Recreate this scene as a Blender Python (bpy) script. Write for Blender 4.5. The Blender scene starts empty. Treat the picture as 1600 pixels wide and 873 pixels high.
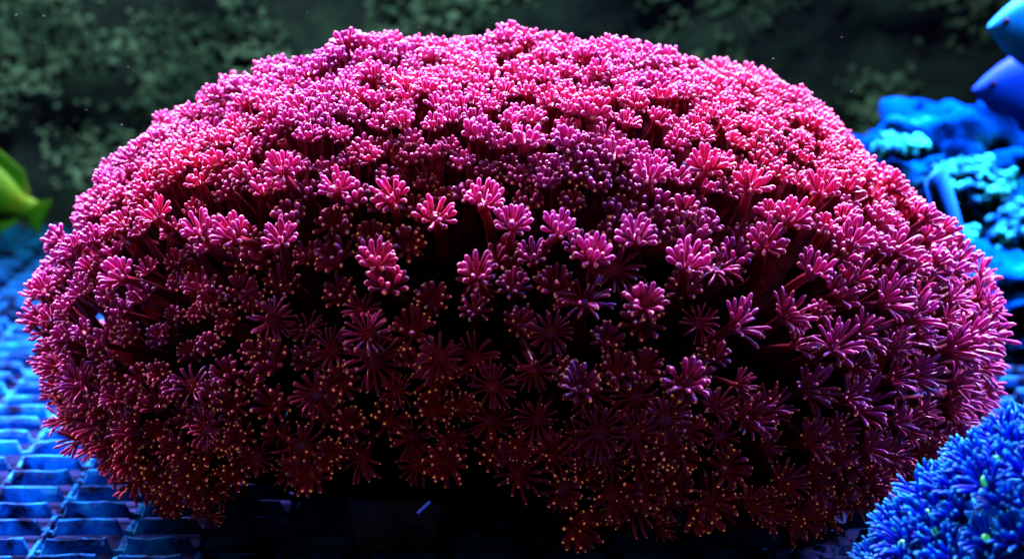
import bpy, bmesh, math, random
import numpy as np
from mathutils import Vector, Matrix, noise
random.seed(7); rng = np.random.default_rng(7)
S = bpy.context.scene
COL = S.collection
R = math.radians

# ------------------------------------------------------------------ camera
CAM = Vector((0.0, -0.54, 0.143)); FPX = 3400.0; PITCH = math.atan(586/3400)
cd = bpy.data.cameras.new('camera'); cam = bpy.data.objects.new('camera', cd); COL.objects.link(cam)
cam.location = CAM; cam.rotation_euler = (R(90)-PITCH, 0, 0)
cd.sensor_width = 36; cd.lens = 36*FPX/1600; cd.clip_start = 0.01; cd.clip_end = 20
cd.dof.use_dof = True; cd.dof.focus_distance = 0.475; cd.dof.aperture_fstop = 19
S.camera = cam
# ------------------------------------------------------------------ world, lamps and added fill lights
W = bpy.data.worlds.new('World'); S.world = W; W.use_nodes = True
bg = W.node_tree.nodes['Background']; bg.inputs[0].default_value = (0.42, 0.26, 0.32, 1); bg.inputs[1].default_value = 0.12
def area(name, loc, target, power, color, sx, sy, spread=180):
    l = bpy.data.lights.new(name, 'AREA'); l.shape = 'RECTANGLE'; l.size = sx; l.size_y = sy
    l.energy = power; l.color = color; l.spread = R(spread)
    o = bpy.data.objects.new(name, l); COL.objects.link(o); o.location = loc
    o.rotation_euler = (Vector(target)-Vector(loc)).to_track_quat('-Z', 'Y').to_euler(); return o
area('aquarium_lamp', (0.0, 0.29, 0.50), (0, 0.0, 0.05), 19.5, (0.90, 0.56, 1.18), 0.46, 0.06, 84)
area('side_fill', (-0.40, 0.13, 0.34), (-0.12, 0.03, 0.06), 1.1, (1.0, 0.46, 0.72), 0.06, 0.20, 60)  # added fill, brightens the left flank of the colony
area('side_fill', (0.40, 0.13, 0.34), (0.12, 0.03, 0.06), 1.1, (1.0, 0.48, 0.90), 0.06, 0.20, 60)  # added fill, brightens the right flank of the colony
area('blue_lamp', (-0.36, 0.20, 0.44), (-0.26, -0.02, 0.0), 2.5, (0.06, 0.42, 1.0), 0.08, 0.08, 75)
area('blue_lamp', (0.36, 0.11, 0.46), (0.23, 0.02, 0.0), 3.5, (0.06, 0.42, 1.0), 0.08, 0.08, 80)
sl = bpy.data.lights.new('wall_fill', 'SPOT'); sl.energy = 17; sl.color = (0.58, 1.0, 1.0); sl.spot_size = R(66); sl.spot_blend = 1.0; sl.shadow_soft_size = .03  # added spot that brightens the upper back wall
so = bpy.data.objects.new('wall_fill', sl); COL.objects.link(so); so.location = (-0.05, 0.0, 0.55)
so.rotation_euler = (Vector((-0.09, .46, .085))-Vector(so.location)).to_track_quat('-Z', 'Y').to_euler()
S.view_settings.view_transform = 'Standard'; S.view_settings.look = 'None'
S.view_settings.exposure = 0.0; S.view_settings.gamma = 1.0
S.cycles.max_bounces = 3; S.cycles.diffuse_bounces = 0; S.cycles.transmission_bounces = 4; S.cycles.use_denoising = True
S.cycles.caustics_reflective = False; S.cycles.caustics_refractive = False

# ------------------------------------------------------------------ helpers
CX = Vector((1, 0, 0)); CZ = Vector((0, math.sin(PITCH), math.cos(PITCH))); CF = Vector((0, math.cos(PITCH), -math.sin(PITCH)))
def ray(px, py): return (CF + CX*((px-800)/FPX) - CZ*((py-436.5)/FPX))
def at(px, py, D):
    """point seen at photo pixel px,py whose distance along world y from the camera is D"""
    d = ray(px, py); return CAM + d*(D/d.y)
def proj(p):
    v = p - np.array(CAM); z = v @ np.array(CF)
    return 800+FPX*(v @ np.array(CX))/z, 436.5-FPX*(v @ np.array(CZ))/z, z

def link(name, me, parent=None, mat=None, **k):
    o = bpy.data.objects.new(name, me); COL.objects.link(o)
    if mat is not None and me is not None and not me.materials: me.materials.append(mat)
    if parent is not None: o.parent = parent
    for a, b in k.items(): o[a] = b
    return o
def empty(name, loc, **k):
    o = link(name, None, **k); o.location = loc; o.empty_display_size = .01; return o
def mesh_np(name, V, F, attrs=None, smooth=True, mat=None):
    """F is an (n,3) or (n,4) array"""
    me = bpy.data.meshes.new(name); V = np.asarray(V, np.float32); F = np.asarray(F, np.int32); k = F.shape[1]
    me.vertices.add(len(V)); me.vertices.foreach_set('co', V.ravel())
    me.loops.add(F.size); me.loops.foreach_set('vertex_index', F.ravel())
    me.polygons.add(len(F)); me.polygons.foreach_set('loop_start', np.arange(0, F.size, k, dtype=np.int32))
    me.polygons.foreach_set('use_smooth', np.full(len(F), smooth))
    me.update(calc_edges=True)
    for a, d in (attrs or {}).items():
        at_ = me.attributes.new(a, 'FLOAT', 'POINT'); at_.data.foreach_set('value', np.asarray(d, np.float32))
    if mat: me.materials.append(mat)
    me.validate()
    return me
def mesh_bm(name, bm, mat=None, smooth=True):
    me = bpy.data.meshes.new(name); bmesh.ops.recalc_face_normals(bm, faces=bm.faces); bm.to_mesh(me); bm.free()
    for p in me.polygons: p.use_smooth = smooth
    if mat: me.materials.append(mat)
    return me

class NT:
    def __init__(s, name):
        s.m = bpy.data.materials.new(name); s.m.use_nodes = True; s.t = s.m.node_tree; s.n = s.t.nodes
        s.b = s.n['Principled BSDF']; s.out = s.n['Material Output']
    def add(s, typ, **k):
        n = s.n.new(typ)
        for a, v in k.items(): setattr(n, a, v)
        return n
    def l(s, a, b): s.t.links.new(a, b)
    def ramp(s, src, stops, interp='LINEAR'):
        r = s.add('ShaderNodeValToRGB'); r.color_ramp.interpolation = interp; e = r.color_ramp.elements
        while len(e) > len(stops): e.remove(e[-1])
        while len(e) < len(stops): e.new(0.5)
        for el, (p, c) in zip(e, stops): el.position = p; el.color = (*c, 1) if len(c) == 3 else c
        s.l(src, r.inputs[0]); return r.outputs[0]
    def noise(s, scale, detail=4, rough=.55, coord='Object', dist=0):
        tc = s.add('ShaderNodeTexCoord') if coord != 'Position' else s.add('ShaderNodeNewGeometry')
        n = s.add('ShaderNodeTexNoise'); n.inputs['Scale'].default_value = scale; n.inputs['Detail'].default_value = detail
        n.inputs['Roughness'].default_value = rough; n.inputs['Distortion'].default_value = dist
        s.l(tc.outputs[coord], n.inputs['Vector']); return n.outputs[0]
    def mix(s, f, a, b, mode='MIX'):
        m = s.add('ShaderNodeMix', data_type='RGBA', blend_type=mode)
        for i, v in ((0, f), (6, a), (7, b)):
            if hasattr(v, 'is_linked') or isinstance(v, bpy.types.NodeSocket): s.l(v, m.inputs[i])
            else: m.inputs[i].default_value = v if i == 0 else (*v, 1)
        return m.outputs[2]
    def bump(s, h, strength, dist):
        b = s.add('ShaderNodeBump'); b.inputs['Strength'].default_value = strength; b.inputs['Distance'].default_value = dist
        s.l(h, b.inputs['Height']); s.l(b.outputs[0], s.b.inputs['Normal'])

def flesh(name, stops, tipglow, rough=.3, trans=.30, glow=0.0, spec=.6, tint=((.75, .8, .9), (1.1, 1, 1)), base=(0, 0, 0), body=(0, 0, 0), patch=((.4, (1, 1, 1)), (.6, (1, 1, 1)))):
    """soft translucent polyp tissue: colour runs along the polyp (attribute t: stalk -1..0, tentacle 0..1)"""
    m = NT(name); a = m.add('ShaderNodeAttribute', attribute_name='t')
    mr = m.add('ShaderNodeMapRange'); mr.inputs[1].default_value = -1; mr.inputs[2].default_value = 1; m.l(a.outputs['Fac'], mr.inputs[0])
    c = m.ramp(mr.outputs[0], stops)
    nz = m.noise(110, 2, .6, 'Position'); v = m.ramp(nz, [(.3, tint[0]), (.7, tint[1])])
    c = m.mix(1.0, c, v, 'MULTIPLY')
    c = m.mix(1.0, c, m.ramp(m.noise(16, 2, .5, 'Position'), patch), 'MULTIPLY')
    m.l(c, m.b.inputs['Base Color']); m.b.inputs['Roughness'].default_value = rough
    m.b.inputs['Specular IOR Level'].default_value = spec
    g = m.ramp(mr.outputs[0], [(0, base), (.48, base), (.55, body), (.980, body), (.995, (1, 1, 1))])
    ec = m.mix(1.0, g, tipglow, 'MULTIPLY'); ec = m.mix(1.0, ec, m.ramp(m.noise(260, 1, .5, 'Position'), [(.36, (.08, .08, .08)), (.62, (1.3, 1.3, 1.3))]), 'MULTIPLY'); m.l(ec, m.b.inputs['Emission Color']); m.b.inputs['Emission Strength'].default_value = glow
    tr = m.add('ShaderNodeBsdfTranslucent'); m.l(c, tr.inputs[0])
    mx = m.add('ShaderNodeMixShader'); mx.inputs[0].default_value = trans
    m.l(m.b.outputs[0], mx.inputs[1]); m.l(tr.outputs[0], mx.inputs[2]); m.l(mx.outputs[0], m.out.inputs[0])
    return m.m

def mottled(name, scale, stops, rough=.7, bump=.4, bdist=.003, spec=.4, coord='Object', bscale=None):
    m = NT(name); n = m.noise(scale, 6, .6, coord, .3); c = m.ramp(n, stops); m.l(c, m.b.inputs['Base Color'])
    m.b.inputs['Roughness'].default_value = rough; m.b.inputs['Specular IOR Level'].default_value = spec
    m.bump(m.noise(bscale or scale*3, 6, .65, coord), bump, bdist); return m.m

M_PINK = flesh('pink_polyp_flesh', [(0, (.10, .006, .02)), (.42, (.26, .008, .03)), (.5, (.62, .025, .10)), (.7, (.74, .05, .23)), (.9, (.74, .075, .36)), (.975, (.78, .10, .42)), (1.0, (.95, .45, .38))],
               (1, .36, .10), patch=((.36, (1.15, .95, .68)), (.5, (1, .95, .95)), (.64, (.82, .9, 1.15))), glow=.50, base=(.002, .0, .0), body=(.016, .0034, .0008), rough=.30, spec=.32)  # tips fluoresce; the faint red body emission also stands in for bounced light
M_BLUE = flesh('blue_polyp_flesh', [(0, (.0, .02, .2)), (.45, (.0, .03, .35)), (.6, (.0, .03, .75)), (.84, (.0, .07, .95)), (.94, (.0, .24, .95)), (1, (.02, .80, .85))],
               (.0, .5, .6), glow=.06, spec=.06, rough=.5, tint=((.6, .6, .8), (1, 1.15, 1.05)))  # cyan tip colour and faint glow imitate bright light from above
M_CORE = mottled('coral_skeleton', 90, [(.35, (.02, .001, .002)), (.7, (.045, .002, .004))], 1.0, spec=0)
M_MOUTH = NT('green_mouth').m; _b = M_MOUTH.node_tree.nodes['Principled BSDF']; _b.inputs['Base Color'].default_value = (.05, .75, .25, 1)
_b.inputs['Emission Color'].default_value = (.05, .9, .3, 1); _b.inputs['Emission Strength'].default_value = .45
M_BASE = mottled('blue_coral_base', 60, [(.3, (.0, .004, .04)), (.7, (.0, .02, .14))], 1, spec=0)

# ------------------------------------------------------------------ floor: eggcrate lattice of separate slats
M_SLAT = mottled('algae_filmed_plastic', 150, [(.40, (.004, .014, .05)), (.49, (.012, .20, .55)), (.58, (.012, .38, .86)), (.68, (.02, .58, .86))], .6, 1.0, .0022, .06, 'Position', 380)
M_BOTTOM = mottled('tank_bottom', 30, [(.3, (.002, .005, .02)), (.7, (.006, .015, .05))], .95, spec=.02)
_t = M_SLAT.node_tree; _p = _t.nodes['Principled BSDF']; _tr = _t.nodes.new('ShaderNodeBsdfTranslucent'); _mx = _t.nodes.new('ShaderNodeMixShader'); _mx.inputs[0].default_value = .5
_t.links.new(_p.inputs['Base Color'].links[0].from_socket, _tr.inputs[0]); _t.links.new(_p.outputs[0], _mx.inputs[1]); _t.links.new(_tr.outputs[0], _mx.inputs[2]); _t.links.new(_mx.outputs[0], _t.nodes['Material Output'].inputs[0])
floor = mesh_np('tank_bottom', [(-.9, -.35, -.02), (.9, -.35, -.02), (.9, .5, -.02), (-.9, .5, -.02)], [(0, 1, 2, 3)], smooth=False, mat=M_BOTTOM)
link('tank_floor', floor, kind='structure', label='dark tank bottom under the lattice')
grid = empty('floor_lattice', (0, 0, 0), kind='structure', label='blue plastic lattice floor of square cells under the corals')
grid.rotation_euler = (0, 0, R(1.8))
PIT = .0150; PITX = .0188; TH = .0030; DEP = .0036
def slat_mesh(L, seed, notch=False, th=1.0):
    """one long slat, tapered, with an uneven top lip"""
    r = np.random.default_rng(seed); V = []; F = []
    if notch:
        # the lip dips where the other slats cross
        xs = []; dip = []
        for k in range(65):
            for o_, d_ in ((-.0026, 0), (-.0014, .0028), (.0014, .0028), (.0026, 0), (.0070, 0), (.0118, 0)): xs.append(-.60+k*PITX+o_); dip.append(d_)
    else: xs = list(-L/2+np.arange(int(L/.006)+1)*.006); dip = [0]*len(xs)
    n = len(xs)-1
    for x, d_ in zip(xs, dip):
        w = th*TH/2*(1+r.normal(0, .10)); dz = r.normal(0, .00020)-d_; dy = r.normal(0, .00012)
        V += [(x, dy-w*.72, -DEP), (x, dy-w, -.0012+min(0, dz)), (x, dy-w*.6, dz), (x, dy+w*.6, dz), (x, dy+w, -.0012+min(0, dz)), (x, dy+w*.72, -DEP)]
    for i in range(n):
        for k in range(6): F.append((i*6+k, i*6+(k+1) % 6, i*6+6+(k+1) % 6, i*6+6+k))
    return mesh_np('slat', V, F, smooth=False, mat=M_SLAT)
cross = [slat_mesh(1.24, s, True) for s in range(9)]; along = [slat_mesh(.74, 20+s, False, .55) for s in range(6)]
for i in range(49):
    o = link('slat', cross[i*5 % 9], grid); o.location = (random.gauss(0, .0002), -.235+i*PIT+random.gauss(0, .0003), random.gauss(0, .0002))
for i in range(64):
    o = link('slat', along[i % 6], grid); o.location = (-.60+i*PITX+random.gauss(0, .0003), .125, -.0031+random.gauss(0, .0002)); o.rotation_euler = (0, 0, R(90)*random.choice((1, -1)))

# ------------------------------------------------------------------ back wall with algae
m = NT('algae_wall'); n1 = m.noise(17, 5, .6, 'Position', .4); n2 = m.noise(70, 3, .6, 'Position')
c1 = m.ramp(n1, [(.30, (.003, .008, .013)), (.50, (.008, .020, .014)), (.64, (.018, .036, .022)), (.78, (.04, .065, .04))])
c2 = m.ramp(n2, [(.40, (.35, .35, .4)), (.62, (1.2, 1.2, 1.1))]); m.l(m.mix(1, c1, c2, 'MULTIPLY'), m.b.inputs['Base Color'])
m.b.inputs['Roughness'].default_value = .9; m.bump(n2, .6, .006); M_WALL = m.m
nx, nz_ = 260, 70; V = []; F = []
for j in range(nz_+1):
    for i in range(nx+1):
        x = -.9+1.8*i/nx; z = -.02+.42*j/nz_
        V.append((x, .445-.016*noise.fractal(Vector((x*22, z*22, 3)), 1, 2, 5)-.004*noise.noise(Vector((x*120, z*120, 8))), z))
for j in range(nz_):
    for i in range(nx): a = j*(nx+1)+i; F.append((a, a+1, a+nx+2, a+nx+1))
link('back_wall', mesh_np('back_wall', V, F, mat=M_WALL), kind='structure', label='mottled dark green algae covered back wall')
# pale tufts growing on the wall
m = NT('pale_algae'); c = m.ramp(m.noise(30, 3, .6, 'Position'), [(.35, (.02, .05, .03)), (.5, (.09, .15, .09)), (.66, (.30, .42, .28))]); m.l(c, m.b.inputs['Base Color']); m.b.inputs['Roughness'].default_value = .9; M_TUFT = m.m
def ico(sub):
    bm = bmesh.new(); bmesh.ops.create_icosphere(bm, subdivisions=sub, radius=1); V = np.array([v.co[:] for v in bm.verts]); F = np.array([[v.index for v in f.verts] for f in bm.faces]); bm.free(); return V, F
IV, IF = ico(1); TV = []; TF = []; nv = 0
for k in range(42000):
    x = random.uniform(-.42, .42); z = random.uniform(.0, .26)
    d = noise.fractal(Vector((x*16, z*20, 11)), 1, 2, 4)
    band = math.exp(-((z-.095)/.055)**2)
    if d < .34-.40*band+random.uniform(-.15, .25): continue
    r = random.uniform(.0005, .0017)*(2.2 if random.random() < .06 else 1)
    y = .440-.016*noise.fractal(Vector((x*22, z*22, 3)), 1, 2, 5)
    P = IV*(1+.25*np.sin(IV[:, [1, 2, 0]]*5+k))*np.array([r*random.uniform(.7, 1.6), r*.35, r*random.uniform(.6, 1.3)])+np.array([x, y, z])
    TV.append(P); TF.append(IF+nv); nv += len(IV)
link('wall_algae', mesh_np('wall_algae', np.vstack(TV), np.vstack(TF), mat=M_TUFT), kind='stuff', label='pale tufts of algae growing on the dark back wall')

# ------------------------------------------------------------------ polyp generator
def tube(path, rad, sides, t):
    """closed-tip tube along path (n,3); returns V, F(quads), t"""
    path = np.asarray(path); n = len(path); V = []; T = []
    tan = np.gradient(path, axis=0); tan /= np.linalg.norm(tan, axis=1)[:, None]
    ref = np.array([.3, .9, .1]) if abs(tan[0] @ np.array([.3, .9, .1])) < .85 else np.array([1, 0, 0.])
    ang = np.linspace(0, 2*np.pi, sides, endpoint=False)
    for i in range(n):
        u = np.cross(tan[i], ref); u /= np.linalg.norm(u); w = np.cross(tan[i], u)
        V.append(path[i]+rad[i]*(np.cos(ang)[:, None]*u+np.sin(ang)[:, None]*w)); T += [t[i]]*sides
    V = np.vstack(V); F = []
    for i in range(n-1):
        for k in range(sides): F.append((i*sides+k, i*sides+(k+1) % sides, (i+1)*sides+(k+1) % sides, (i+1)*sides+k))
    return V, np.array(F), np.array(T)
def tentacle(L, r, club, e0, e1, sides, rings, side=0.0):
    """tentacle leaving the origin in the xz plane: elevation e0 at the root bending to e1 at the tip"""
    s = np.concatenate([np.linspace(0, .84, rings-4), [.91, .96, .987, 1.0]])
    e = np.radians(e0+(e1-e0)*s); ds = np.diff(s, prepend=0)*L
    x = np.cumsum(np.cos(e)*ds); z = np.cumsum(np.sin(e)*ds); y = side*L*s**2
    prof = r*(.72+(club-.72)*np.clip((s-.15)/.65, 0, 1)**1.3); prof *= np.where(s > .76, np.clip(1-((s-.76)/.243)**2.2, .01, 1)**.62, 1)
    return tube(np.stack([x, y, z], 1), prof, sides, s)
def rotz(V, a):
    c, s_ = math.cos(a), math.sin(a); return np.stack([V[:, 0]*c-V[:, 1]*s_, V[:, 0]*s_+V[:, 1]*c, V[:, 2]], 1)
def lathe(prof, sides, t):
    ang = np.linspace(0, 2*np.pi, sides, endpoint=False); V = []; T = []
    for (r, z), tt in zip(prof, t):
        V.append(np.stack([r*np.cos(ang), r*np.sin(ang), np.full(sides, z)], 1)); T += [tt]*sides
    V = np.vstack(V); n = len(prof)
    F = [(i*sides+k, i*sides+(k+1) % sides, (i+1)*sides+(k+1) % sides, (i+1)*sides+k) for i in range(n-1) for k in range(sides)]
    return V, np.array(F), np.array(T)
def merge(parts):
    V = []; F = []; T = []; n = 0
    for v, f, t in parts: V.append(v); F.append(f+n); T.append(t); n += len(v)
    return np.vstack(V), np.vstack(F), np.concatenate(T)
mm = .001
STYLE = {  # count, inner (L, r, club, e0, e1), outer, disc radius
    'club': (10, (4.1, .50, 1.4, 56, 74), (3.5, .50, 1.45, 22, 42), 1.6),
    'cup':  (10, (5.2, .50, 1.3, 56, 70), (4.0, .50, 1.4, 20, 36), 1.65),
    'long': (12, (6.0, .40, 1.15, 66, 50), (5.0, .38, 1.15, 40, 18), 1.5),
    'open': (12, (4.5, .28, 1.25, 50, 14), (4.1, .27, 1.25, 20, -18), 1.6),
    'blue': (13, (5.6, .36, 1.05, 66, 66), (5.0, .36, 1.05, 40, 36), 1.5),
}
def tent_specs(style, seed):
    """list of (azimuth, root radius, root z, params)"""
    r = np.random.default_rng(seed); n, inn, out, dr = STYLE[style]; sp = []
    for k in range(n*2):
        p = inn if k % 2 == 0 else out; a = 2*np.pi*(k+r.normal(0, .18))/(2*n)
        if r.random() < .05: continue
        sp.append((a, dr*mm*(.86 if k % 2 == 0 else 1.04), (.9 if k % 2 == 0 else .55)*mm,
                   (p[0]*mm*r.uniform(.82, 1.12), p[1]*mm*r.uniform(.92, 1.08), p[2], p[3]+r.normal(0, 7), p[4]+r.normal(0, 9), r.normal(0, .18 if style in ('long', 'open', 'blue') else .09))))
    return sp
def crown(style, seed, sides=7, rings=7):
    ps = []
    for a, rr, rz, p in tent_specs(style, seed):
        v, f, t = tentacle(*p[:5], sides, rings, p[5]); v = v+np.array([rr, 0, rz]); ps.append((rotz(v, a), f, t*.999+.001))
    return merge(ps)
def disc(style, sides=12):
    dr = STYLE[style][3]*mm
    return lathe([(dr*.72, -1.6*mm), (dr*.86, -.5*mm), (dr*1.06, .5*mm), (dr*.95, 1.0*mm), (dr*.6, .75*mm), (dr*.3, 1.0*mm), (dr*.02, 1.15*mm)], sides, [-.25, -.1, 0.02, .1, .05, .2, .97 if style == 'open' else .3])
def stalk(L, bend, seed, sides=9, rings=6):
    """stalk hanging from the head (origin) to its root at depth L"""
    s = np.linspace(0, 1, rings); p = np.stack([bend*L*s*(1-s)*2, bend*.4*L*np.sin(s*3), -1.2*mm-L*s], 1)
    return tube(p, (1.05+.55*s)*mm, sides, -.12-.88*s)
def frame(n, twist):
    z = Vector(n).normalized(); q = z.to_track_quat('Z', 'Y'); return q.to_matrix() @ Matrix.Rotation(twist, 3, 'Z')

# ------------------------------------------------------------------ the pink colony
A, B, CU, CL, Z0, PW = .1140, .0950, .0690, .047, .036, 2.3
def rad_scale(d):
    """radius multiplier for direction d (n,3), d in ellipsoid space"""
    c = np.where(d[:, 2] > 0, CU, CL); return c
def surf(u):
    """u unit (n,3) -> points on the colony envelope"""
    r = (np.abs(u)**PW).sum(1)**(-1/PW); c = np.where(u[:, 2] > 0, CU, CL); p = u*r[:, None]
    P = np.stack([p[:, 0]*A, p[:, 1]*B, p[:, 2]*c+Z0], 1)
    up = np.clip(u[:, 2], 0, 1)
    lump = np.array([noise.noise(Vector(q*26)) for q in P])*.0045+np.array([noise.noise(Vector(q*60+5)) for q in P])*.002
    for bx, by, w, h in ((0.0, -.004, .010, .0060), (-.037, -.012, .012, .0045), (.034, -.006, .011, .0035), (.125, -.02, .02, .004)):
        lump += h*np.exp(-((P[:, 0]-bx)**2+(P[:, 1]-by)**2)/w**2)
    N = np.stack([np.sign(p[:, 0])*np.abs(p[:, 0])**(PW-1)/A, np.sign(p[:, 1])*np.abs(p[:, 1])**(PW-1)/B, np.sign(p[:, 2])*np.abs(p[:, 2])**(PW-1)/c], 1)
    N /= np.linalg.norm(N, axis=1)[:, None]
    P = P+N*lump[:, None]; k = np.clip((P[:, 2]-Z0)/CU*1.6, 0, 1)*np.clip(P[:, 0]/.05, 0, 1); P[:, 0] *= 1-.085*k
    return P, N
def hit(px, py):
    """where the sight line through a photo pixel meets the envelope (without lumps)"""
    d = ray(px, py)
    for k in range(900):
        p = CAM+d*(.36+k*.0003); c = CU if p.z > Z0 else CL
        if abs(p.x/A)**PW+abs(p.y/B)**PW+abs((p.z-Z0)/c)**PW < 1:
            q = np.array([p.x/A, p.y/B, (p.z-Z0)/c]); q /= np.linalg.norm(q); return q
    return None
# polyps singled out in the photograph: px, py, style, extra height (mm), size
named = [(920, 430, 'cup', 7, 1.0), (992, 492, 'cup', 10, 1.0), (1062, 440, 'cup', 8, 1.1), (990, 400, 'cup', 5, 1.0), (748, 450, 'cup', 7, .95), (684, 362, 'cup', 6, 1.0), (620, 335, 'cup', 5, .95), (540, 330, 'cup', 5, .9), (465, 315, 'cup', 5, .95), (1180, 330, 'cup', 5, 1.0), (1110, 300, 'cup', 4, 1.0), (1010, 325, 'cup', 6, .95), (870, 395, 'cup', 6, .9), (350, 395, 'cup', 6, .95), (1290, 335, 'cup', 4, 1.0), (1325, 405, 'cup', 4, 1.05), (1255, 445, 'cup', 6, 1.0), (280, 370, 'cup', 5, .9), (460, 400, 'cup', 6, .9),
         (758, 350, 'cup', 6, 1.0), (800, 385, 'cup', 6, .95), (1050, 590, 'cup', 10, 1.15), (1140, 515, 'long', 8, 1.15), (1200, 400, 'cup', 4, 1.05), (900, 600, 'cup', 4, 1.05),
         (925, 215, 'club', 3, 1.05), (820, 250, 'club', 3, 1.1), (750, 235, 'club', 2, 1.0), (885, 255, 'club', 2, 1.0), (965, 270, 'club', 2, 1.0), (1230, 500, 'long', 3, 1.1),
         (600, 430, 'cup', 6, .95), (400, 400, 'cup', 7, 1.0), (235, 450, 'cup', 6, 1.0), (225, 670, 'long', 3, 1.0), (345, 660, 'open', 3, 1.0), (580, 525, 'open', 4, 1.1), (500, 610, 'open', 3, 1.1),
         (930, 665, 'open', 4, 1.25), (840, 650, 'open', 3, 1.0), (1030, 645, 'open', 4, 1.1), (1290, 545, 'long', 4, 1.15), (1380, 480, 'long', 2, 1.1), (150, 600, 'long', 3, 1.0), (1345, 740, 'long', 4, 1.25),
         (430, 500, 'open', 3, 1.0), (690, 560, 'open', 3, 1.1), (860, 520, 'open', 3, 1.0), (320, 600, 'open', 2, 1.0), (770, 600, 'open', 3, 1.05), (1080, 345, 'club', 2, 1.0), (1240, 370, 'cup', 4, 1.0)]
pts = []  # dicts: P, axis, style, size
def orient(P, N, style):
    ax = np.array(N)*1.0
    side = P[0]/A
    ax = ax+np.array([.10+.35*max(side, 0), 0, .42])
    if style in ('open',): ax = np.array(N)+np.array([0.05, -.25, .05])
    if style == 'cup': ax = ax+np.array([0, 0, .35])
    if style == 'long': ax = ax+np.array([.25+.3*side if side > 0 else -.1, .15, .3])
    ax = ax+rng.normal(0, .42 if style == 'open' else .24, 3); return ax/np.linalg.norm(ax)
for px, py, st, ex, sz in named:
    u = hit(px, py)
    if u is None: continue
    P, N = surf(u[None]); P = P[0]+N[0]*(ex+(3 if st == 'cup' else 0))*mm; pts.append(dict(P=P, N=N[0], ax=orient(P, N[0], st), st=st, sz=sz*.9))
u = rng.normal(size=(26000, 3)); u /= np.linalg.norm(u, axis=1)[:, None]
PP, NN = surf(u); px_, py_, dz_ = proj(PP)
acc = np.array([p['P'] for p in pts])
for i in range(len(u)):
    P, N = PP[i], NN[i]; x, y = px_[i], py_[i]; front = -N[1]
    zmin = .003+(.031 if P[0] < .01 else .018)*max(0, front-.25)
    if P[2] < zmin: continue
    if N[1] > .35 and P[2] < .055: continue
    if y < 260 and front < .3: sp = .0041
    elif P[2] > .080: sp = .0044
    elif P[0] < -.055 and P[2] > .028: sp = .0050
    else:
        # the front opens up lower down, where stalks show between the heads
        k = min(1, max(0, (.080-P[2])/.03)); sp = .0055+.0018*k*max(0, front)-(.0012 if P[2] < .05 else 0)
        if P[0] > .05: sp += .0006
    if N[1] > .3: sp *= 1.25
    if front > .3 and abs(P[0]) < .07 and .042 < P[2] < .080 and noise.noise(Vector(P*52+9)) > .15: continue
    if 1330 < x < 1480 and 530 < y < 640 and random.random() < .8: continue   # bare stalks on the right flank
    if len(acc) and ((acc-P)**2).sum(1).min() < sp*sp: continue
    acc = np.vstack([acc, P])
    if P[2] > .066 and front < .75: st = 'club'
    elif P[0] < -.055 and P[2] > .028: st = random.choice(['cup', 'club'])
    elif P[0] > .045 or P[0] < -.085: st = 'long' if P[2] < .055 else random.choice(['cup', 'cup', 'club'])
    elif P[2] < .045: st = random.choice(['open', 'cup', 'cup', 'long'])
    else: st = random.choice(['cup', 'cup', 'club']) if y < 420 else random.choice(['open', 'cup', 'cup'])
    if N[1] > .25: st = 'club'
    if N[1] > .3: sp *= 1
    sz = (.71 if sp < .0052 else .88)*random.uniform(.82, 1.15)*(1.0 if st in ('club', 'cup') else random.uniform(.75, 1.25))
    j = rng.normal(0, .0011 if P[2] > .08 else .0022); P = P+N*np.clip(j, -.003, .0016 if P[2] > .07 else .003)
    pts.append(dict(P=P, N=N, ax=orient(P, N, st), st=st, sz=sz))
for p in pts:
    a, b, d = proj(p['P']); p['px'] = a; p['py'] = b
    view = (np.array(CAM)-p['P']); view /= np.linalg.norm(view)
    face = float(view @ p['N']); ok = face > .10 and -10 < a < 1610 and b < 880
    p['score'] = (p['sz']*(1.25 if p['st'] in ('long', 'open', 'cup') else 1.0)/d*(.35+.65*max(face, 0))) if ok else -1
order = sorted(range(len(pts)), key=lambda i: (i >= len(named), -pts[i]['score']))
singles = order[:300]; rest = order[300:]
print('polyps', len(pts), min(pts[i]['score'] for i in singles))

colony = empty('flower_coral', (0, 0, 0), label='huge domed pink flower coral covered in polyps, filling the middle of the tank', category='coral')
# the body inside
bm = bmesh.new(); bmesh.ops.create_icosphere(bm, subdivisions=5, radius=1)
for v in bm.verts:
    n_ = v.co.normalized(); c = CU if n_.z > 0 else CL; r = sum(abs(k)**PW for k in n_)**(-1/PW)
    f = .885+.035*noise.noise(n_*4)
    v.co = Vector((n_.x*r*A*f, n_.y*r*B*f, max(n_.z*r*c*f+Z0, .012)))
link('skeleton', mesh_bm('skeleton', bm, M_CORE), colony)

VAR = 6
lib = {}
for st in ('club', 'cup', 'long', 'open'):
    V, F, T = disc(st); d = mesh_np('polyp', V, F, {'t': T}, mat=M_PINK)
    cr = []
    for k in range(VAR):
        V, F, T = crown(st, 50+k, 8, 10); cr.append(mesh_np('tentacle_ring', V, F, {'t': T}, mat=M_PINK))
    lib[st] = (d, cr)
stalks = []
for k in range(5):
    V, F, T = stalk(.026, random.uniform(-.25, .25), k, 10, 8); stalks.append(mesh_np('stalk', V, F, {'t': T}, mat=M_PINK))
tcache = {}
def tent_mesh(st, k):
    key = (st, k % 5)
    if key not in tcache:
        n, inn, out, dr = STYLE[st]; p = (inn, inn, inn, out, out)[k % 5]; r = np.random.default_rng(900+k % 5)
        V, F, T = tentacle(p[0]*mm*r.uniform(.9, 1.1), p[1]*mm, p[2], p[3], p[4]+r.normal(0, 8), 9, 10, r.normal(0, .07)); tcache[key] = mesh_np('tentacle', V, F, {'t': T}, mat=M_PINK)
    return tcache[key]
ntent = 0
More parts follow.
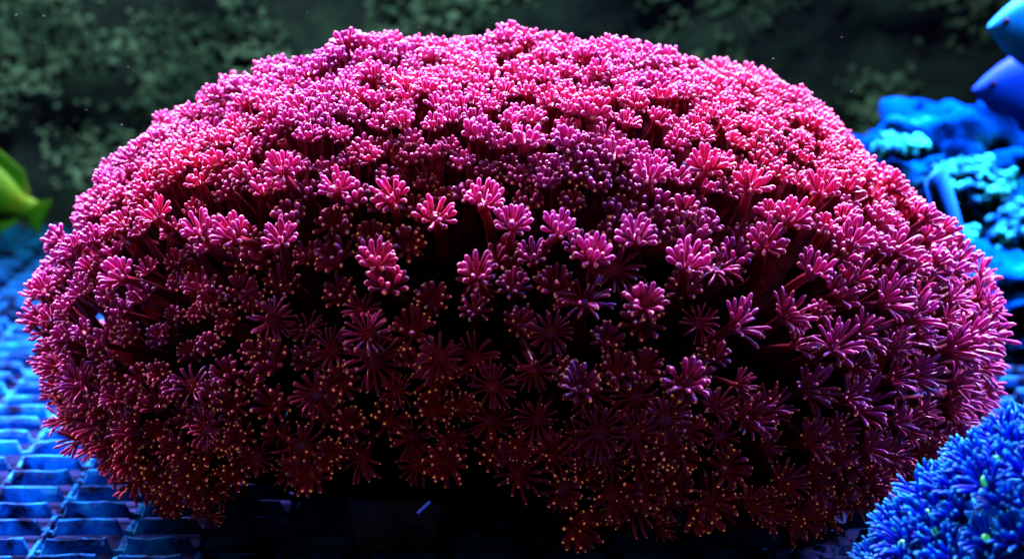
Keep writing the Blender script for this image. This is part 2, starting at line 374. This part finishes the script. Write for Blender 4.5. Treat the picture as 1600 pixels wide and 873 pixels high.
for q, i in enumerate(singles):
    p = pts[i]; st = p['st']; d, cr = lib[st]
    o = link('polyp', d, colony); M = frame(p['ax'], random.uniform(0, 6.28)).to_4x4(); s_ = p['sz']
    o.matrix_local = Matrix.Translation(Vector(p['P'])) @ M @ Matrix.Diagonal((s_, s_, s_, 1))
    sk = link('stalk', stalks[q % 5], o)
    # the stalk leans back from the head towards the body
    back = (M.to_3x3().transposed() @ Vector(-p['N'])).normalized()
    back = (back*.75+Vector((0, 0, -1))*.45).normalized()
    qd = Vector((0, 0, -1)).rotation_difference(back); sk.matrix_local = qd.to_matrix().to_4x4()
    if q < 13:
        for (a, rr, rz, tp) in tent_specs(st, 400+q):
            k = (random.choice((0, 1, 2)) if rr < STYLE[st][3]*mm else random.choice((3, 4)))
            t = link('tentacle', tent_mesh(st, k), o); ntent += 1
            f = random.uniform(.86, 1.12)
            t.matrix_local = Matrix.Rotation(a, 4, 'Z') @ Matrix.Translation((rr, 0, rz)) @ Matrix.Rotation(R(random.gauss(0, 7)), 4, 'Y') @ Matrix.Rotation(R(random.gauss(0, 5)), 4, 'X') @ Matrix.Diagonal((f, 1, f, 1))
    else:
        link('tentacle_ring', random.choice(cr), o)
print('tentacles', ntent)
# the rest of the polyps, joined
low = {}
for st in ('club', 'cup', 'long', 'open'):
    low[st] = [merge([crown(st, 80+k, 5, 7), disc(st, 8), stalk(.018, 0, k, 6, 3)]) for k in range(4)]
Vs = []; Fs = []; Ts = []; n = 0
for i in rest:
    p = pts[i]; V, F, T = low[p['st']][random.randrange(4)]
    M = np.array(frame(p['ax'], random.uniform(0, 6.28))); Vs.append(V @ M.T*p['sz']+p['P']); Fs.append(F+n); Ts.append(T); n += len(V)
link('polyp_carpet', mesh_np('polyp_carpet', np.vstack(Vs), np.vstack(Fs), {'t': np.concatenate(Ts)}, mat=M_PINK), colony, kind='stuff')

# base rock under the colony
M_GREYROCK = mottled('grey_live_rock', 60, [(.3, (.03, .05, .09)), (.55, (.10, .16, .26)), (.75, (.22, .30, .42))], .8, .8, .004)
def rock(name, loc, size, seed, mat, amp=.35, sub=5, freq=2.2, parent=None, flat=True, **k):
    bm = bmesh.new(); bmesh.ops.create_icosphere(bm, subdivisions=sub, radius=1)
    for v in bm.verts:
        n_ = v.co.normalized(); r = 1+amp*noise.fractal(n_*freq+Vector((seed, 0, 0)), .9, 2.1, 6)-.16*max(0, noise.noise(n_*7+Vector((seed, 3, 1)))-.12)+.05*noise.noise(n_*15+Vector((seed, 1, 7)))
        v.co = Vector((n_.x*r*size[0], n_.y*r*size[1], n_.z*r*size[2]))
    o = link(name, mesh_bm(name, bm, mat), parent, **k); o.location = loc; return o
rock('rock', (-.0265, -.058, .012), (.011, .010, .016), 4, M_GREYROCK, label='small grey rock in the dark hollow under the pink coral', category='rock')
rock('rock', (.0, .005, .008), (.055, .045, .020), 9, M_GREYROCK, label='wide dark rock carrying the pink coral on the lattice', category='rock')

# ------------------------------------------------------------------ blue coral in the lower right corner
DB = .405; bc = at(1988, 1288, DB); RB = 785*DB/FPX
blue = empty('flower_coral', (bc.x, bc.y, 0), label='bright blue mounded coral with green mouths in the lower right corner', category='coral')
off = Vector((bc.x, bc.y, 0))
bm = bmesh.new(); bmesh.ops.create_icosphere(bm, subdivisions=4, radius=1)
for v in bm.verts:
    n_ = v.co.normalized(); f = RB*(.91+.02*noise.noise(n_*3)); v.co = Vector((n_.x*f, n_.y*f*.62, max(n_.z*f+bc.z, .001)))
link('mound', mesh_bm('mound', bm, M_BASE), blue)
V, F, T = disc('blue'); dB = mesh_np('polyp', V, F, {'t': T}, mat=M_BLUE)
cB = []
for k in range(8):
    V, F, T = crown('blue', 700+k, 7, 9); cB.append(mesh_np('tentacle_ring', V, F, {'t': T}, mat=M_BLUE))
V, F, T = lathe([(.8*mm, .9*mm), (.85*mm, 1.9*mm), (.55*mm, 2.5*mm), (.01*mm, 2.65*mm)], 10, [0]*4); mB = mesh_np('mouth', V, F, mat=M_MOUTH)
accb = []; ub = rng.normal(size=(24000, 3)); ub /= np.linalg.norm(ub, axis=1)[:, None]
for n_ in ub:
    P = np.array(bc)+n_*np.array([1, .62, 1])*RB*(1.0+.03*noise.noise(Vector(n_*7)))
    if P[2] < .004 or n_[1] > .45: continue
    x, y, _ = proj(P)
    if x > 1760 or y > 1010: continue
    if accb and min(((P-a)**2).sum() for a in accb) < .0053**2: continue
    accb.append(P)
    ax = Vector(n_)*.8+Vector((rng.normal(0, .16), rng.normal(0, .16), .35+rng.normal(0, .12)))
    o = link('polyp', dB, blue); s_ = random.uniform(.8, 1.1)
    o.matrix_local = Matrix.Translation(Vector(P)-off) @ frame(ax, random.uniform(0, 6.28)).to_4x4() @ Matrix.Diagonal((s_, s_, s_, 1))
    link('tentacle_ring', random.choice(cB), o)
    if random.random() < .45: link('mouth', mB, o)
print('blue polyps', len(accb))
rock('rock', at(1318, 905, .45), (.012, .012, .008), 31, mottled('dark_rock', 70, [(.3, (.001, .003, .02)), (.7, (.004, .012, .06))], .9, spec=.05), label='small dark rounded rock between the pink coral and the blue coral', category='rock')

# ------------------------------------------------------------------ rocks and corals behind, right
M_BROCK = mottled('blue_lit_rock', 60, [(.36, (.0, .008, .08)), (.46, (.0, .07, .42)), (.60, (.0, .13, .58)), (.72, (.01, .40, .62))], 1, 1.0, .006, 0)
M_CYAN = mottled('cyan_crust', 80, [(.40, (.0, .03, .22)), (.5, (.01, .30, .55)), (.62, (.02, .80, .58))], 1, .7, .003, 0)
DR = .76
p = at(1490, 330, DR)
big = rock('reef_rock', (p.x+.012, p.y, .030), (.074, .045, .043), 23, M_BROCK, .34, 6, 2.6, label='large pitted blue reef rock behind the right side of the pink coral', category='rock')
rock('reef_rock', at(1560, 470, .70), (.026, .024, .017), 17, M_BROCK, .35, 5, label='small dark blue boulder at the foot of the reef rock', category='rock')
rock('reef_rock', at(1570, 405, .82), (.062, .030, .045), 41, M_BROCK, .3, 5, label='shadowed blue rock filling the gap behind the knobbly green coral', category='rock')
def crust(px, py, D, size, count, seed, label):
    c = at(px, py, D); r = random.Random(seed); root = empty('encrusting_coral', c, label=label, category='coral', group='corals on the reef rock')
    Vv = []; Ff = []; n = 0
    V0, F0 = ico(2)
    for k in range(count):
        a = r.uniform(0, 6.28); q = math.sqrt(r.random()); rr = r.uniform(.0009, .0026)
        x = math.cos(a)*q*size[0]; z = math.sin(a)*q*size[2]; y = -size[1]*math.sqrt(max(0, 1-q*q))+r.gauss(0, .001)
        Vv.append(V0*(1+.18*np.sin(V0[:, [2, 0, 1]]*6+k))*rr+np.array([x, y, z])); Ff.append(F0+n); n += len(V0)
    link('knobs', mesh_np('knobs', np.vstack(Vv), np.vstack(Ff), mat=M_CYAN), root, kind='stuff')
    rock('plate', (0, 0, 0), (size[0]*.95, size[1]*.85, size[2]*.95), seed, M_CYAN, .2, 4, parent=root)
crust(1520, 300, .725, (.021, .012, .011), 150, 5, 'largest bright cyan green knobbly coral on the front of the reef rock')
crust(1590, 380, .71, (.012, .010, .013), 90, 6, 'cyan knobbly coral at the right edge of the picture beside the reef rock')
crust(1405, 228, .73, (.009, .009, .0035), 55, 7, 'flat cyan coral patch on the left shoulder of the reef rock')
crust(1480, 375, .71, (.010, .008, .007), 60, 8, 'small pale blue coral low on the reef rock beside the slanted strip')
# slanted strip
bm = bmesh.new(); bmesh.ops.create_cube(bm, size=1); bmesh.ops.scale(bm, vec=(.0095, .004, .040), verts=bm.verts)
bmesh.ops.bevel(bm, geom=bm.edges[:], offset=.0012, segments=2, affect='EDGES')
st_ = link('plastic_strip', mesh_bm('plastic_strip', bm, mottled('blue_plastic', 40, [(.3, (.01, .10, .50)), (.7, (.0, .12, .55))], .8, .1, .001, 0)), label='smooth blue strip leaning behind the right shoulder of the pink coral', category='strip')
st_.location = at(1482, 345, .66); st_.rotation_euler = (R(10), R(-36), R(40))

# ------------------------------------------------------------------ fish
def fish(label, loc, L, H, face, mat, finmat, pitch=0, yaw=0, group=None, ped=.075, tl=1.0):
    """face -1: head towards -x. H: body height"""
    root = empty('fish', loc, label=label, category='fish')
    if group: root['group'] = group
    n, sd = 22, 16; V = []; F = []
    for i in range(n+1):
        s = i/n; h = H/2*(math.sin(math.pi/2*min(1, s/.42))**.85 if s < .42 else max(0, math.cos(math.pi/2*min(1, (s-.42)/.60)))**.8)
        h = max(h, H*ped if s > .5 else .0002); w = h*.36+.0004*(s < .9)
        cz = H*.02*math.sin(s*3)
        for k in range(sd):
            a = 2*math.pi*k/sd; V.append(((s-.5)*L, w*math.cos(a), h*math.sin(a)+cz))
    for i in range(n):
        for k in range(sd): F.append((i*sd+k, i*sd+(k+1) % sd, (i+1)*sd+(k+1) % sd, (i+1)*sd+k))
    link('body', mesh_np('body', V, F, mat=mat), root)
    def fin(name, outline, th=.0004):
        bm = bmesh.new(); a = [bm.verts.new((x, -th, z)) for x, z in outline]; b = [bm.verts.new((x, th, z)) for x, z in outline]
        bm.faces.new(a); bm.faces.new(b[::-1]); m_ = len(a)
        for k in range(m_): bm.faces.new((a[k], a[(k+1) % m_], b[(k+1) % m_], b[k]))
        bmesh.ops.triangulate(bm, faces=bm.faces[:]); return link(name, mesh_bm(name, bm, finmat, False), root)
    fin('tail_fin', [(.44*L, ped*.8*H)]+[(L*(.5+(x-.5)*tl), z*H*(.55+.45*tl)) for x, z in ((.56, .20), (.70, .36), (.67, .15), (.655, 0), (.67, -.15), (.70, -.36), (.56, -.20))]+[(.44*L, -ped*.8*H)])
    fin('dorsal_fin', [(-.2*L, .38*H), (-.1*L, .60*H), (.1*L, .66*H), (.34*L, .50*H), (.44*L, .22*H), (.42*L, .05*H), (.1*L, .2*H), (-.1*L, .2*H)])
    fin('anal_fin', [(.0, -.40*H), (.10*L, -.62*H), (.34*L, -.52*H), (.44*L, -.22*H), (.42*L, -.05*H), (.1*L, -.2*H)])
    bm = bmesh.new(); bmesh.ops.create_uvsphere(bm, u_segments=12, v_segments=8, radius=H*.045)
    me = mesh_bm('eye', bm, M_EYE)
    for s_ in (-1, 1):
        e = link('eye', me, root); e.location = (-.39*L, s_*H*.105, H*.09)
    root.rotation_euler = (0, R(pitch), R(yaw)+(math.pi if face > 0 else 0)); return root
_e = NT('fish_eye'); _e.b.inputs['Base Color'].default_value = (.004, .006, .02, 1); _e.b.inputs['Roughness'].default_value = .5; _e.b.inputs['Specular IOR Level'].default_value = .05; M_EYE = _e.m
M_FB = mottled('blue_scales', 25, [(.35, (.0, .22, .85)), (.7, (.0, .48, .92))], .6, .1, .0005, .12)
M_FD = mottled('deep_blue_scales', 25, [(.35, (.0, .05, .60)), (.7, (.0, .12, .75))], .6, .1, .0005, .12)
M_FY = mottled('yellow_green_scales', 70, [(.35, (.035, .17, .004)), (.6, (.08, .27, .006)), (.75, (.20, .29, .008))], .6, .1, .0005, .15)
f1 = at(1650, 50, .70); f2 = at(1640, 146, .745); f3 = at(-54, 284, .82)
fish('bright blue fish with a cyan back at the upper right edge', f1, .046, .027, -1, M_FB, M_FB, 4, 8)
fish('deep blue fish under the brighter one, above the reef rock', f2, .054, .029, -1, M_FD, M_FD, 3, 5)
fish('yellow green fish swimming out past the left edge, tail showing', f3, .056, .026, -1, M_FY, M_FY, 23, -6, ped=.17, tl=.5)

# ------------------------------------------------------------------ specks in the water
bm = bmesh.new(); bmesh.ops.create_cone(bm, segments=8, radius1=.0003, radius2=.0003, depth=.0034, cap_ends=True); bmesh.ops.subdivide_edges(bm, edges=[e for e in bm.edges if e.calc_length() > .002], cuts=3)
for v in bm.verts: v.co.x += .0003*math.sin(v.co.z*900); 
k = NT('blue_fleck'); k.b.inputs['Base Color'].default_value = (.08, .15, .95, 1); k.b.inputs['Emission Color'].default_value = (.05, .12, 1, 1); k.b.inputs['Emission Strength'].default_value = .25
fl = link('drifting_fleck', mesh_bm('drifting_fleck', bm, k.m), label='tiny bright blue sliver drifting in front of the dark lattice', category='fleck'); fl.location = at(662, 792, .43); fl.rotation_euler = (0, R(35), 0)
Vs = []; Fs = []; n = 0; V0, F0 = ico(1)
for (x, y) in [(655, 44), (628, 46), (135, 172), (190, 195), (1208, 92), (1315, 58), (70, 66), (370, 245), (604, 472), (260, 82), (25, 24), (68, 25), (1330, 143), (480, 20), (200, 105)]:
    c = np.array(at(x, y, random.uniform(.42, .5))); Vs.append(V0*np.array([.0004, .00012, .00012])*random.uniform(.4, 1.0)+c); Fs.append(F0+n); n += len(V0)
k = mottled('speck', 30, [(.3, (.15, .2, .3)), (.7, (.25, .32, .4))])
link('suspended_specks', mesh_np('suspended_specks', np.vstack(Vs), np.vstack(Fs), mat=k), kind='stuff', label='tiny pale specks suspended in the water')
